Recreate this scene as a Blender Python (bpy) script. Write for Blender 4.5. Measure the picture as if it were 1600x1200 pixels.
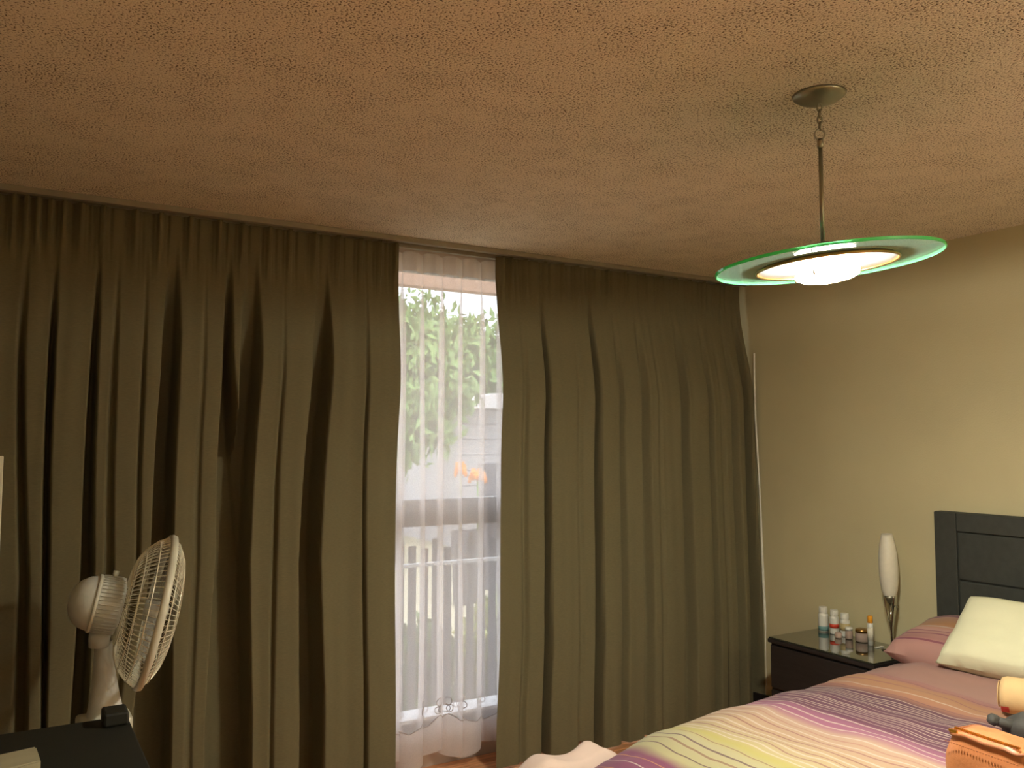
import bpy, bmesh, math, random
from mathutils import Vector, Matrix, Euler, noise
random.seed(7)
R = math.radians; PI = math.pi; TAU = 2*math.pi
S = bpy.context.scene; C = S.collection
for o in list(bpy.data.objects): bpy.data.objects.remove(o)

# ------------------------------------------------------------------ camera, world, light, exposure
cd = bpy.data.cameras.new('camera'); cam = bpy.data.objects.new('camera', cd); C.objects.link(cam)
cd.sensor_width = 36; cd.lens = 29.925; cd.clip_start = 0.02; cd.clip_end = 200
cam.location = (0, 0, 1.43); cam.rotation_euler = (R(93.8), 0, R(-30.7))
S.camera = cam
w = bpy.data.worlds.new('world'); S.world = w; w.use_nodes = True
wn = w.node_tree.nodes; wb = wn['Background']
wb.inputs['Color'].default_value = (0.86, 0.92, 1.0, 1); wb.inputs['Strength'].default_value = 1.8   # even bright overcast sky
LAMP_POWER = 35.0        # emission strength of the pendant's diffuser
CEILING_FILL = 330.0  # emission strength of the fill light added to brighten the ceiling
sun = bpy.data.objects.new('sun', bpy.data.lights.new('sun', 'SUN')); C.objects.link(sun)
sun.data.energy = 1.0; sun.data.angle = R(20); sun.data.color = (1, .95, .86); sun.rotation_euler = (R(35), R(12), R(0))
S.view_settings.view_transform = 'Standard'; S.view_settings.look = 'None'
S.view_settings.gamma = 1; S.view_settings.use_curve_mapping = False
S.view_settings.exposure = 0.95

# ------------------------------------------------------------------ materials
def srgb(r, g, b):
    f = lambda c: (c/255/12.92) if c/255 <= .04045 else ((c/255+.055)/1.055)**2.4
    return (f(r), f(g), f(b), 1)
def mat(name, col, rough=.6, metal=0, var=0, scale=20, bump=0, bscale=None, coat=0, spec=None, stretch=None, trans=0, emit=None, estr=0, ior=1.45):
    m = bpy.data.materials.new(name); m.use_nodes = True
    nt = m.node_tree; n = nt.nodes; l = nt.links; p = n['Principled BSDF']
    c = srgb(*col) if max(col) > 1 else (*col, 1)
    p.inputs['Base Color'].default_value = c; p.inputs['Roughness'].default_value = rough; p.inputs['Metallic'].default_value = metal
    p.inputs['Coat Weight'].default_value = coat; p.inputs['Transmission Weight'].default_value = trans; p.inputs['IOR'].default_value = ior
    if spec is not None: p.inputs['Specular IOR Level'].default_value = spec
    if emit: p.inputs['Emission Color'].default_value = (*emit, 1); p.inputs['Emission Strength'].default_value = estr
    tc = n.new('ShaderNodeTexCoord'); mp = n.new('ShaderNodeMapping'); l.new(tc.outputs['Object'], mp.inputs['Vector'])
    if stretch: mp.inputs['Scale'].default_value = stretch
    nz = n.new('ShaderNodeTexNoise'); nz.inputs['Scale'].default_value = scale; nz.inputs['Detail'].default_value = 4
    l.new(mp.outputs[0], nz.inputs['Vector'])
    var = var or .06
    mr = n.new('ShaderNodeMapRange'); mr.inputs['From Min'].default_value = .3; mr.inputs['From Max'].default_value = .7
    mr.inputs['To Min'].default_value = 1-var; mr.inputs['To Max'].default_value = 1+var; l.new(nz.outputs['Fac'], mr.inputs['Value'])
    mx = n.new('ShaderNodeMix'); mx.data_type = 'RGBA'; mx.blend_type = 'MULTIPLY'; mx.inputs[0].default_value = 1
    mx.inputs[6].default_value = c; l.new(mr.outputs[0], mx.inputs[7]); l.new(mx.outputs[2], p.inputs['Base Color'])
    if bump:
        b = n.new('ShaderNodeBump'); b.inputs['Strength'].default_value = bump; b.inputs['Distance'].default_value = .003
        n2 = n.new('ShaderNodeTexNoise'); n2.inputs['Scale'].default_value = bscale or scale*3; n2.inputs['Detail'].default_value = 3
        l.new(mp.outputs[0], n2.inputs['Vector']); l.new(n2.outputs['Fac'], b.inputs['Height']); l.new(b.outputs[0], p.inputs['Normal'])
    return m
M = {}
M['wall'] = mat('wall_paint', (198, 188, 148), .75, var=.05, scale=2.2, bump=.25, bscale=160)
M['plaster'] = mat('white_plaster', (196, 176, 160), .8, var=.05, scale=4)
M['plaster2'] = mat('cream_wall', (226, 220, 200), .8, var=.04, scale=4)
M['darkwood'] = mat('espresso_wood', (42, 36, 34), .38, var=.18, scale=9, stretch=(1, 1, 12), bump=.08)
M['headboard'] = mat('black_leatherette', (58, 60, 54), .6, var=.12, scale=30, bump=.25, bscale=240)
M['desk'] = mat('desk_black', (30, 31, 24), .6, var=.1, scale=30)
M['metal'] = mat('brushed_nickel', (190, 188, 176), .28, metal=1)
M['darkmetal'] = mat('pewter_metal', (158, 154, 134), .36, metal=.85)
M['reflector'] = mat('dark_enamel', (44, 46, 48), .7)
M['chrome'] = mat('chrome', (205, 203, 196), .09, metal=1)
M['white_plastic'] = mat('white_plastic', (205, 202, 182), .35, var=.03)
M['motor'] = mat('grey_white_plastic', (208, 210, 202), .3, var=.03)
M['alu'] = mat('aluminium_frame', (150, 148, 150), .45, metal=.3)
M['track'] = mat('track_metal', (150, 142, 124), .5, metal=.3)
M['shade'] = mat('frosted_shade', (214, 208, 188), .45, var=.03, scale=60)
M['cream'] = mat('cream_cotton', (222, 220, 186), .9, var=.03, scale=8, bump=.25, bscale=90)
M['sheet'] = mat('pale_sheet', (206, 182, 168), .85, var=.04, scale=8, bump=.2, bscale=60)
M['tan'] = mat('tan_fabric', (212, 178, 128), .85, var=.04, bump=.2, bscale=90)
M['red'] = mat('red_print', (188, 62, 60), .6)
M['leather'] = mat('orange_leather', (190, 122, 78), .42, var=.12, scale=14, bump=.3, bscale=120, coat=.15)
M['leather_dark'] = mat('orange_leather_trim', (146, 88, 52), .5, var=.1)
M['gold'] = mat('gold_zip', (228, 180, 80), .3, metal=1)
M['pouch'] = mat('dark_grey_nylon', (66, 64, 60), .7, var=.15, scale=25, bump=.3)
M['denim'] = mat('grey_blue_cloth', (92, 100, 112), .85, var=.1, bump=.3)
M['bottle'] = mat('bottle_white', (226, 224, 212), .35, var=.02)
M['teal'] = mat('label_teal', (112, 150, 146), .5)
M['redlab'] = mat('label_red', (205, 70, 48), .5)
M['amberlab'] = mat('label_sand', (196, 176, 126), .5)
M['orangecap'] = mat('orange_cap', (236, 158, 40), .4)
M['brass'] = mat('brass_lid', (180, 140, 84), .3, metal=1)
M['rosewax'] = mat('rose_wax', (176, 122, 100), .4)
M['paper'] = mat('paper', (168, 160, 130), .8)
M['papr2'] = mat('pale_paper', (226, 196, 160), .8)
M['stone'] = mat('outside_paving', (176, 166, 140), .9, var=.12, scale=3)
M['eave'] = mat('eave_board', (222, 186, 164), .8, var=.03)
M['rail'] = mat('rail_white', (232, 230, 232), .5)
M['picket'] = mat('picket_grey', (112, 108, 112), .7, var=.08)
M['siding'] = mat('house_siding', (176, 172, 176), .8, var=.05, scale=6)
M['roof'] = mat('house_roof', (206, 200, 200), .7, var=.08, scale=12)
M['darkwall'] = mat('dark_render', (96, 92, 96), .9)
M['leaf'] = mat('leaf_green', (122, 152, 84), .6, var=.35, scale=2.5)
M['leaf2'] = mat('leaf_yellowgreen', (176, 178, 96), .6, var=.3, scale=6)
M['bark'] = mat('bark', (96, 82, 70), .9, var=.2, bump=.5)
M['flower'] = mat('orange_petal', (240, 150, 50), .6, var=.15, scale=30)
M['tape'] = mat('seam_white', (222, 220, 206), .8)

def mglass(name, col, rough, opacity, tint):
    # clear pane: mostly see-through with a glossy coat; light passes it
    m = bpy.data.materials.new(name); m.use_nodes = True; nt = m.node_tree; n = nt.nodes; l = nt.links; n.clear()
    o = n.new('ShaderNodeOutputMaterial'); t = n.new('ShaderNodeBsdfTransparent'); t.inputs[0].default_value = (*tint, 1)
    p = n.new('ShaderNodeBsdfPrincipled'); p.inputs['Base Color'].default_value = (*col, 1); p.inputs['Roughness'].default_value = rough
    x = n.new('ShaderNodeMixShader'); x.inputs[0].default_value = opacity
    l.new(t.outputs[0], x.inputs[1]); l.new(p.outputs[0], x.inputs[2]); l.new(x.outputs[0], o.inputs[0]); return m
M['pane'] = mglass('window_glass', (.9, .95, .95), .03, .06, (.97, .98, .98))
M['discglass'] = mglass('green_glass_disc', (.42, .66, .54), .06, .32, (.80, .93, .87))
M['discedge'] = mglass('green_glass_edge', (.12, .75, .30), .1, .75, (.5, .9, .6))
M['jarglass'] = mglass('jar_glass', (.75, .6, .5), .05, .45, (.9, .8, .74))
M['blade'] = mglass('smoky_blade', (.5, .5, .46), .15, .3, (.9, .9, .88))
# dark mirror-like glass slab on the nightstand
M['topglass'] = mat('grey_glass_top', (52, 54, 44), .06, coat=1, spec=.9)

def weave(name, col, hs=70, translucent=0.0):
    m = mat(name, col, .92, var=.1, scale=hs, stretch=(1, 1, 9), bump=.35, bscale=420)
    if translucent:
        nt = m.node_tree; n = nt.nodes; l = nt.links; out = n['Material Output']; p = n['Principled BSDF']
        tr = n.new('ShaderNodeBsdfTranslucent'); tr.inputs[0].default_value = srgb(*col); mx = n.new('ShaderNodeMixShader')
        mx.inputs[0].default_value = translucent; l.new(p.outputs[0], mx.inputs[1]); l.new(tr.outputs[0], mx.inputs[2]); l.new(mx.outputs[0], out.inputs[0])
    return m
M['drape'] = weave('olive_drape', (110, 102, 74), translucent=.015)
def sheermat(name, opac, col=(.88, .82, .80)):
    m = bpy.data.materials.new(name); m.use_nodes = True; nt = m.node_tree; n = nt.nodes; l = nt.links; n.clear()
    o = n.new('ShaderNodeOutputMaterial'); t = n.new('ShaderNodeBsdfTransparent')
    d = n.new('ShaderNodeBsdfDiffuse'); d.inputs[0].default_value = (*col, 1)
    tl = n.new('ShaderNodeBsdfTranslucent'); tl.inputs[0].default_value = (*col, 1)
    a = n.new('ShaderNodeMixShader'); a.inputs[0].default_value = .5; l.new(d.outputs[0], a.inputs[1]); l.new(tl.outputs[0], a.inputs[2])
    b = n.new('ShaderNodeMixShader')
    tc = n.new('ShaderNodeTexCoord'); nz = n.new('ShaderNodeTexNoise'); nz.inputs['Scale'].default_value = 300
    l.new(tc.outputs['Object'], nz.inputs['Vector'])
    mr = n.new('ShaderNodeMapRange'); mr.inputs['To Min'].default_value = opac-.08; mr.inputs['To Max'].default_value = opac+.08
    l.new(nz.outputs['Fac'], mr.inputs['Value']); l.new(mr.outputs[0], b.inputs[0])
    l.new(t.outputs[0], b.inputs[1]); l.new(a.outputs[0], b.inputs[2]); l.new(b.outputs[0], o.inputs[0]); return m
M['sheer'] = sheermat('sheer_voile', .5)
M['sheertape'] = sheermat('sheer_heading_tape', .8, (.72, .62, .54))
M['thread'] = sheermat('embroidery_thread', .85, (.62, .56, .54))
M['hemcloth'] = sheermat('sheer_dense_hem', .55)

def ceilmat():
    m = mat('popcorn_ceiling', (190, 160, 116), .95)
    nt = m.node_tree; n = nt.nodes; l = nt.links; p = n['Principled BSDF']; tc = n['Texture Coordinate']
    v = n.new('ShaderNodeTexNoise'); v.inputs['Scale'].default_value = 190; v.inputs['Detail'].default_value = 1.5; v.inputs['Roughness'].default_value = .5
    l.new(tc.outputs['Object'], v.inputs['Vector'])
    v2 = n.new('ShaderNodeTexNoise'); v2.inputs['Scale'].default_value = 9; v2.inputs['Detail'].default_value = 2; l.new(tc.outputs['Object'], v2.inputs['Vector'])
    ad = n.new('ShaderNodeMath'); ad.operation = 'MULTIPLY_ADD'; ad.inputs[1].default_value = .16; l.new(v2.outputs['Fac'], ad.inputs[0]); l.new(v.outputs['Fac'], ad.inputs[2])
    cr = n.new('ShaderNodeValToRGB'); e = cr.color_ramp.elements
    e[0].position = .43; e[0].color = srgb(106, 90, 66); e[1].position = .52; e[1].color = srgb(226, 216, 192)
    q = e.new(.66); q.color = srgb(234, 225, 204); l.new(ad.outputs[0], cr.inputs[0]); l.new(cr.outputs[0], p.inputs['Base Color'])
    b = n.new('ShaderNodeBump'); b.inputs['Strength'].default_value = .8; b.inputs['Distance'].default_value = .006
    l.new(ad.outputs[0], b.inputs['Height']); l.new(b.outputs[0], p.inputs['Normal']); return m
M['ceiling'] = ceilmat()
def woodfloor():
    m = mat('floor_plank_wood', (206, 144, 100), .4, var=.3, scale=6, stretch=(1, 14, 1)); return m
M['plank'] = woodfloor()

def stripemat(name, bands, lines, wob=.012):
    # bands/lines: (u, rgb); u in metres along the cloth, stored in the UV map
    m = bpy.data.materials.new(name); m.use_nodes = True; nt = m.node_tree; n = nt.nodes; l = nt.links; p = n['Principled BSDF']
    p.inputs['Roughness'].default_value = .85; p.inputs['Sheen Weight'].default_value = .1
    uv = n.new('ShaderNodeUVMap'); sx = n.new('ShaderNodeSeparateXYZ'); l.new(uv.outputs[0], sx.inputs[0])
    nz = n.new('ShaderNodeTexNoise'); nz.inputs['Scale'].default_value = 5; nz.inputs['Detail'].default_value = 2; l.new(uv.outputs[0], nz.inputs['Vector'])
    ad = n.new('ShaderNodeMath'); ad.operation = 'MULTIPLY_ADD'; ad.inputs[1].default_value = wob*3; l.new(nz.outputs['Fac'], ad.inputs[0]); l.new(sx.outputs[0], ad.inputs[2])
    u0 = bands[0][0]; u1 = bands[-1][0]
    mr = n.new('ShaderNodeMapRange'); mr.inputs['From Min'].default_value = u0+wob*1.5; mr.inputs['From Max'].default_value = u1+wob*1.5; l.new(ad.outputs[0], mr.inputs['Value'])
    def ramp(stops, interp='LINEAR'):
        r = n.new('ShaderNodeValToRGB'); r.color_ramp.interpolation = interp; e = r.color_ramp.elements
        for i, (u, c) in enumerate(stops[:32]):
            t = (u-u0)/(u1-u0)
            if i < 2: e[i].position = t; e[i].color = c
            else: q = e.new(t); q.color = c
        l.new(mr.outputs[0], r.inputs[0]); return r
    base = ramp([(u, srgb(*c)) for u, c in bands]); prev = base.outputs[0]
    for k in range(0, len(lines), 15):
        ch = lines[k:k+15]; a0 = ch[0][0]-.01; a1 = ch[-1][0]+.03
        m2 = n.new('ShaderNodeMapRange'); m2.inputs['From Min'].default_value = a0+wob*1.5; m2.inputs['From Max'].default_value = a1+wob*1.5; l.new(ad.outputs[0], m2.inputs['Value'])
        st = [(a0, (0, 0, 0, 0))]
        for (u, wd, c) in ch: st += [(u, (*srgb(*c)[:3], .8)), (u+wd, (*srgb(*c)[:3], 0))]
        r = n.new('ShaderNodeValToRGB'); r.color_ramp.interpolation = 'CONSTANT'; e = r.color_ramp.elements
        for i, (u, c) in enumerate(st):
            t = (u-a0)/(a1-a0)
            if i < 2: e[i].position = t; e[i].color = c
            else: q = e.new(t); q.color = c
        l.new(m2.outputs[0], r.inputs[0]); mx = n.new('ShaderNodeMix'); mx.data_type = 'RGBA'
        l.new(r.outputs[1], mx.inputs[0]); l.new(prev, mx.inputs[6]); l.new(r.outputs[0], mx.inputs[7]); prev = mx.outputs[2]
    dk = n.new('ShaderNodeMix'); dk.data_type = 'RGBA'; dk.blend_type = 'MULTIPLY'; dk.inputs[0].default_value = 1; dk.inputs[7].default_value = (.64, .64, .67, 1)
    l.new(prev, dk.inputs[6]); l.new(dk.outputs[2], p.inputs['Base Color'])
    n2 = n.new('ShaderNodeTexNoise'); n2.inputs['Scale'].default_value = 350; l.new(uv.outputs[0], n2.inputs['Vector'])
    b = n.new('ShaderNodeBump'); b.inputs['Strength'].default_value = .2; b.inputs['Distance'].default_value = .002; l.new(n2.outputs['Fac'], b.inputs['Height']); l.new(b.outputs[0], p.inputs['Normal'])
    return m
PUR = (114, 64, 88); PNK = (196, 150, 136); WHT = (226, 206, 184); DPU = (104, 66, 80); ORG = (208, 150, 96)
bands = [(0.9, PUR), (1.82, (140, 76, 104)), (1.86, (192, 182, 132)), (1.97, (194, 184, 140)), (2.02, (196, 184, 104)), (2.07, (202, 184, 136)), (2.2, (202, 170, 136)),
         (2.31, (206, 172, 146)), (2.35, (178, 112, 138)), (2.40, (166, 104, 130)), (2.43, (118, 66, 90)), (2.70, (104, 58, 80)), (2.76, (196, 138, 108)), (2.82, (200, 148, 108)),
         (2.88, (204, 150, 108)), (2.93, (196, 132, 126)), (2.97, PNK), (3.30, PNK), (3.32, DPU), (3.37, (136, 84, 98)), (3.39, PNK), (3.6, PNK)]
rl = random.Random(3); lines = []
u = 1.0
while u < 1.82: lines.append((u, .006 if rl.random() < .6 else .004, WHT if rl.random() < .6 else ORG)); u += rl.uniform(.03, .05)
for u, c in ((1.88, DPU), (1.915, (150, 110, 90)), (1.945, DPU), (1.985, (150, 110, 90)), (2.045, WHT), (2.07, WHT), (2.095, (160, 108, 100)), (2.12, WHT), (2.135, (166, 112, 104)), (2.155, WHT), (2.18, (160, 108, 100)), (2.20, WHT), (2.23, (166, 112, 104)), (2.25, WHT), (2.275, (190, 140, 120)), (2.30, WHT), (2.345, WHT), (2.375, WHT), (2.41, WHT)):
    lines.append((u, .006, c))
u = 2.44
while u < 2.73: lines.append((u, .0045, WHT)); u += rl.uniform(.010, .028)
for u, c in ((2.745, (150, 96, 100)), (2.79, WHT), (2.845, (170, 110, 110)), (2.915, (150, 100, 112)), (2.955, (190, 130, 130))): lines.append((u, .007, c))
lines.sort()
M['duvet'] = stripemat('striped_duvet', bands, lines)
PNK = (224, 172, 156)
pb = [(0, PNK), (.05, (190, 136, 126)), (.12, PNK), (.17, ORG), (.24, (204, 158, 124)), (.28, PNK), (.42, (208, 146, 130)), (.6, PNK)]
pl = [(.03, .008, (146, 74, 96)), (.075, .008, (150, 78, 100)), (.1, .006, (146, 74, 96)), (.145, .007, WHT), (.26, .03, (132, 74, 98)), (.34, .008, (170, 100, 110)), (.38, .008, (146, 74, 96)), (.41, .008, (146, 74, 96)), (.5, .01, (146, 74, 96))]
M['pillow'] = stripemat('striped_pillowcase', pb, pl, .004)

# ------------------------------------------------------------------ mesh helpers
def mesh(name, v, f, m, parent=None, smooth=False, uv=None):
    me = bpy.data.meshes.new(name); me.from_pydata([tuple(p) for p in v], [], f)
    for q in (m if isinstance(m, list) else [m]): me.materials.append(q)
    if smooth: me.shade_smooth()
    if uv:
        L = me.uv_layers.new(name='UVMap')
        for i, lp in enumerate(me.loops): L.data[i].uv = uv[lp.vertex_index]
    me.update(); o = bpy.data.objects.new(name, me); C.objects.link(o)
    if parent: o.parent = parent
    return o
def merge(*parts):
    v = []; f = []
    for (a, b) in parts:
        k = len(v); v += a; f += [tuple(i+k for i in q) for q in b]
    return v, f
def gbox(x0, x1, y0, y1, z0, z1):
    v = [(x, y, z) for x in (x0, x1) for y in (y0, y1) for z in (z0, z1)]
    f = [(0, 1, 3, 2), (4, 6, 7, 5), (0, 4, 5, 1), (2, 3, 7, 6), (0, 2, 6, 4), (1, 5, 7, 3)]
    return v, f
def bbox(name, x0, x1, y0, y1, z0, z1, m, parent=None, bev=.003, seg=2):
    v, f = gbox(x0, x1, y0, y1, z0, z1)
    o = mesh(name, v, f, m, parent)
    if bev:
        bm = bmesh.new(); bm.from_mesh(o.data)
        bmesh.ops.bevel(bm, geom=bm.edges[:], offset=bev, segments=seg, affect='EDGES', profile=.5)
        bm.to_mesh(o.data); bm.free()
        if bev > .006: o.data.shade_smooth()
    return o
def glathe(prof, n=32, c=(0, 0, 0), axis='Z'):
    v = []; f = []; k = len(prof)
    for i in range(n):
        a = TAU*i/n; ca, sa = math.cos(a), math.sin(a)
        for r, h in prof:
            p = (r*ca, r*sa, h) if axis == 'Z' else (h, r*ca, r*sa)
            v.append((p[0]+c[0], p[1]+c[1], p[2]+c[2]))
    for i in range(n):
        j = (i+1) % n
        for q in range(k-1): f.append((i*k+q, j*k+q, j*k+q+1, i*k+q+1))
    return v, f
def lathe(name, prof, m, parent=None, n=32, c=(0, 0, 0), axis='Z', smooth=True):
    v, f = glathe(prof, n, c, axis); return mesh(name, v, f, m, parent, smooth)
def gtube(pts, r, n=8, closed=False):
    pts = [Vector(p) for p in pts]; v = []; f = []; N = len(pts); ref = None
    for i, p in enumerate(pts):
        a = pts[i-1] if (i or closed) else p; b = pts[(i+1) % N] if (i < N-1 or closed) else p
        t = (b-a).normalized()
        if ref is None: ref = t.orthogonal().normalized()
        else: ref = (ref - t*ref.dot(t)).normalized()
        s = t.cross(ref); rr = r[i] if isinstance(r, (list, tuple)) else r
        for k in range(n):
            an = TAU*k/n; v.append(tuple(p+(ref*math.cos(an)+s*math.sin(an))*rr))
    for i in range(N if closed else N-1):
        j = (i+1) % N
        for k in range(n): q = (k+1) % n; f.append((i*n+k, i*n+q, j*n+q, j*n+k))
    if not closed: f.append(tuple(reversed(range(n)))); f.append(tuple((N-1)*n+k for k in range(n)))
    return v, f
def tube(name, pts, r, m, parent=None, n=8, closed=False): v, f = gtube(pts, r, n, closed); return mesh(name, v, f, m, parent, True)
def grid(name, fn, nu, nv, m, parent=None, uvfn=None, smooth=True):
    v = []; uv = []
    for j in range(nv+1):
        for i in range(nu+1):
            a, b = i/nu, j/nv; v.append(fn(a, b)); uv.append(uvfn(a, b) if uvfn else (a, b))
    f = [(j*(nu+1)+i, j*(nu+1)+i+1, (j+1)*(nu+1)+i+1, (j+1)*(nu+1)+i) for j in range(nv) for i in range(nu)]
    return mesh(name, v, f, m, parent, smooth, uv)
def empty(name, label, cat, loc=(0, 0, 0), rot=(0, 0, 0), group=None):
    o = bpy.data.objects.new(name, None); C.objects.link(o); o.location = loc; o.rotation_euler = rot
    o.empty_display_size = .05; return tag(o, label, cat, group)
def tag(o, label=None, cat=None, group=None, kind=None):
    if label: o['label'] = label
    if cat: o['category'] = cat
    if group: o['group'] = group
    if kind: o['kind'] = kind
    return o
def st(o, label=None): o['kind'] = 'structure'; (label and o.__setitem__('label', label)); return o
def ss(a, b, x): t = min(1, max(0, (x-a)/(b-a))); return t*t*(3-2*t)
def interp(pts, x):
    if x <= pts[0][0]: return pts[0][1]
    for (a, p), (b, q) in zip(pts, pts[1:]):
        if x <= b: return p+(q-p)*ss(a, b, x)
    return pts[-1][1]

# ------------------------------------------------------------------ room shell
XL, XR, YB, YW, CE = -1.35, 3.50, -1.9, 3.50, 2.30
fl = st(bbox('floor', XL-.1, XR+.1, YB-.1, YW+.1, -.12, -.012, M['plaster'], bev=0), 'orange-brown wooden plank floor')
pm = None; y = YB; k = 0
while y < YW+.06:
    if pm is None:
        pm = bbox('plank', XL, XR, 0, .087, -.012, 0, M['plank'], fl, bev=.0015, seg=1); pm.location.y = y
    else:
        q = pm.copy(); C.objects.link(q); q.location = (0.0, y, 0)
    y += .09; k += 1
st(bbox('ceiling', XL-.1, XR+.1, YB-.1, YW+.1, CE, CE+.12, M['ceiling'], bev=0), 'beige popcorn-textured ceiling')
st(bbox('wall_right', XR, XR+.12, YB-.1, YW+.2, -.1, CE+.1, M['wall'], bev=0), 'khaki painted wall behind the bed')
st(bbox('wall_left', XL-.12, XL, YB-.1, YW+.2, -.1, CE+.1, M['plaster2'], bev=0))
st(bbox('wall_back', XL, XR, YB-.12, YB, -.1, CE+.1, M['plaster2'], bev=0))
WX0, WX1, WZ0, WZ1 = .25, 3.15, .15, 2.24
v, f = merge(gbox(XL, WX0, YW, YW+.14, -.1, CE+.1), gbox(WX1, XR, YW, YW+.14, -.1, CE+.1),
             gbox(WX0, WX1, YW, YW+.14, -.1, WZ0), gbox(WX0, WX1, YW, YW+.14, WZ1, CE+.1))
st(mesh('wall_window', v, f, M['plaster']), 'window wall hidden behind the curtains')
st(bbox('baseboard_right', XR-.014, XR-.0005, 2.92, YW-.002, .001, .09, M['darkwood'], bev=.002), 'dark baseboard')
# window: aluminium frame with mullions, transom and panes
win = st(bpy.data.objects.new('window_1', None), 'wide aluminium-framed window behind the sheer curtain'); C.objects.link(win)
yw0, yw1 = YW+.03, YW+.08
for (a, b, c, d) in ((WX0, WX1, WZ1-.04, WZ1), (WX0, WX1, WZ0, WZ0+.055), (WX0, WX0+.04, WZ0, WZ1), (WX1-.04, WX1, WZ0, WZ1)):
    bbox('frame_bar', a+.0005, b-.0005, yw0, yw1, c+.0005, d-.0005, M['alu'], win, bev=.002)
bbox('transom', WX0+.04, WX1-.04, yw0-.01, yw1, 1.045, 1.165, M['alu'], win, bev=.003)
bbox('sill', WX0+.001, WX1-.001, YW-.03, YW+.1, WZ0+.056, WZ0+.072, M['rail'], win, bev=.002)
for mx in (.95, 2.45):
    bbox('mullion', mx-.02, mx+.02, yw0, yw1, WZ0+.055, WZ1-.04, M['alu'], win, bev=.002)
for (a, b) in ((WX0+.04, .93), (.97, 2.43), (2.47, WX1-.04)):
    for (c, d) in ((WZ0+.073, 1.045), (1.165, WZ1-.04)):
        bbox('pane', a, b, YW+.053, YW+.057, c, d, M['pane'], win, bev=0)

# ------------------------------------------------------------------ curtain track
tr = empty('curtain_track', 'thin grey metal curtain track running along the ceiling edge', 'curtain track', (1.2, 3.36, 2.30))
def trk(nm, y0, y1, z0, z1):
    o = bbox(nm, -1.3-1.2, 3.48-1.2, y0-3.36, y1-3.36, z0-2.30, z1-2.30, M['track'], tr, bev=.001, seg=1); return o
trk('rail', 3.315, 3.345, 2.278, 2.2995); trk('rail', 3.385, 3.41, 2.270, 2.2995)
trk('lip', 3.345, 3.385, 2.293, 2.2995)

# ------------------------------------------------------------------ drapes
def drape(name, x0, x1, zt, hemfn, pleats, grooves, edge0, edge1, label, y0=3.37, seed=1):
    # grooves: ((x0, x1) high, (x0, x1) middle, (x0, x1) low, depth): valleys between the folds, followed down the cloth
    nu = int((x1-x0)/.004); nv = 60
    HI, MI, LO = 1.73, .98, .40
    def gat(g, z):
        if z >= MI: t = min(1.0, (z-MI)/(HI-MI)); A, B = g[1], g[0]
        else: t = min(1.0, (MI-z)/(MI-LO)); A, B = g[1], g[2]
        a = A[0]+(B[0]-A[0])*t; b = A[1]+(B[1]-A[1])*t
        if z > HI: k = ss(2.22, HI, z); c = (a+b)/2; h = (b-a)/2*(.35+.65*k); a, b = c-h, c+h
        return a, b
    rows = {}
    def fn(a, b):
        x = x0+(x1-x0)*a
        zb = hemfn(x); z = zt+(zb-zt)*(b**.85); d = zt-z
        ph = 0
        for p in pleats:
            q = abs(x-p)
            if q < .02: ph = max(ph, (1-ss(.004, .013, q))*(.8+.2*math.cos((x-p)*TAU/.0075)))
            elif q < .034: ph = min(ph, -.35*(1-abs(q-.026)/.008)) if ph <= 0 else ph
        top = .030*ph*(1-ss(.09, .22, d)*1.0)
        tb = ss(.08, .7, d)
        dep = 0; key = (b,)
        if key not in rows: rows[key] = None
        for g in grooves:
            ga, gb = gat(g, z)
            if ga-.03 < x < gb+.03:
                sA = sB = .006 if g[3] > .085 or x < 1.4 else .016
                v = ss(ga-sA, ga+sA, x)*(1-ss(gb-sB, gb+sB, x)); dep = max(dep, v*g[3])
        bul = .005*math.sin(x*21+2.2*noise.noise((x*2, z*.5, seed)))+.010*noise.noise((x*6, z*.5, seed+9))
        small = .004*noise.noise((x*24, z*1.0, seed+5))
        yy = y0-.105*tb - top + dep*tb - bul*tb - small
        yy = min(yy, y0+(.020 if x > 1.2 else .085))
        xs = x + edge0(z)*(1-a) + edge1(z)*a
        return (xs, yy, z)
    root = empty(name, label, 'curtain', ((x0+x1)/2, y0, 0))
    off = Vector(root.location)
    def fn2(a, b): p = fn(a, b); return (p[0]-off.x, p[1]-off.y, p[2]-off.z)
    o = grid('cloth', fn2, nu, nv, M['drape'], root)
    return root, fn
Lp = [-.98+.045*i for i in range(21)] + [-.023, .015, .05, .087, .13, .18, .251, .356, .442, .546, .65, .733, .838, .918, 1.016, 1.115, 1.211, 1.295, 1.365]
Lg = [((.015, .032), (.053, .080), (.051, .088), .05), ((.105, .122), (.122, .139), (.132, .143), .09), ((.236, .254), (.239, .274), (.215, .258), .11), ((.397, .406), (.408, .418), (.330, .345), .03),
      ((.465, .522), (.459, .527), (.406, .530), .17), ((.677, .707), (.682, .798), (.650, .81), .18), ((.74, .816), (.76, .798), (.70, .81), .16), ((1.02, 1.096), (.988, 1.069), (.993, 1.086), .165), ((1.238, 1.246), (1.246, 1.256), (1.25, 1.261), .04),
      ((.30, .315), (.31, .335), (.30, .315), .03), ((.90, .905), (.885, .90), (.88, .89), .025), ((.60, .612), (.60, .62), (.58, .60), .015)]
for i, xx in enumerate((-.10, -.24, -.33, -.49, -.61, -.76, -.88)): Lg.append(((xx, xx+.03), (xx, xx+.04+.02*(i % 2)), (xx-.01, xx+.06), .09))
drape('curtain', -1.04, 1.384, 2.277, lambda x: .035+.012*math.sin(x*9), Lp, Lg, lambda z: 0, lambda z: .05*ss(1.2, 2.3, z)+.012*ss(1.0, .2, z),
      'olive-brown pinch-pleated curtain left of the sheer, behind the fan', seed=1)
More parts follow.
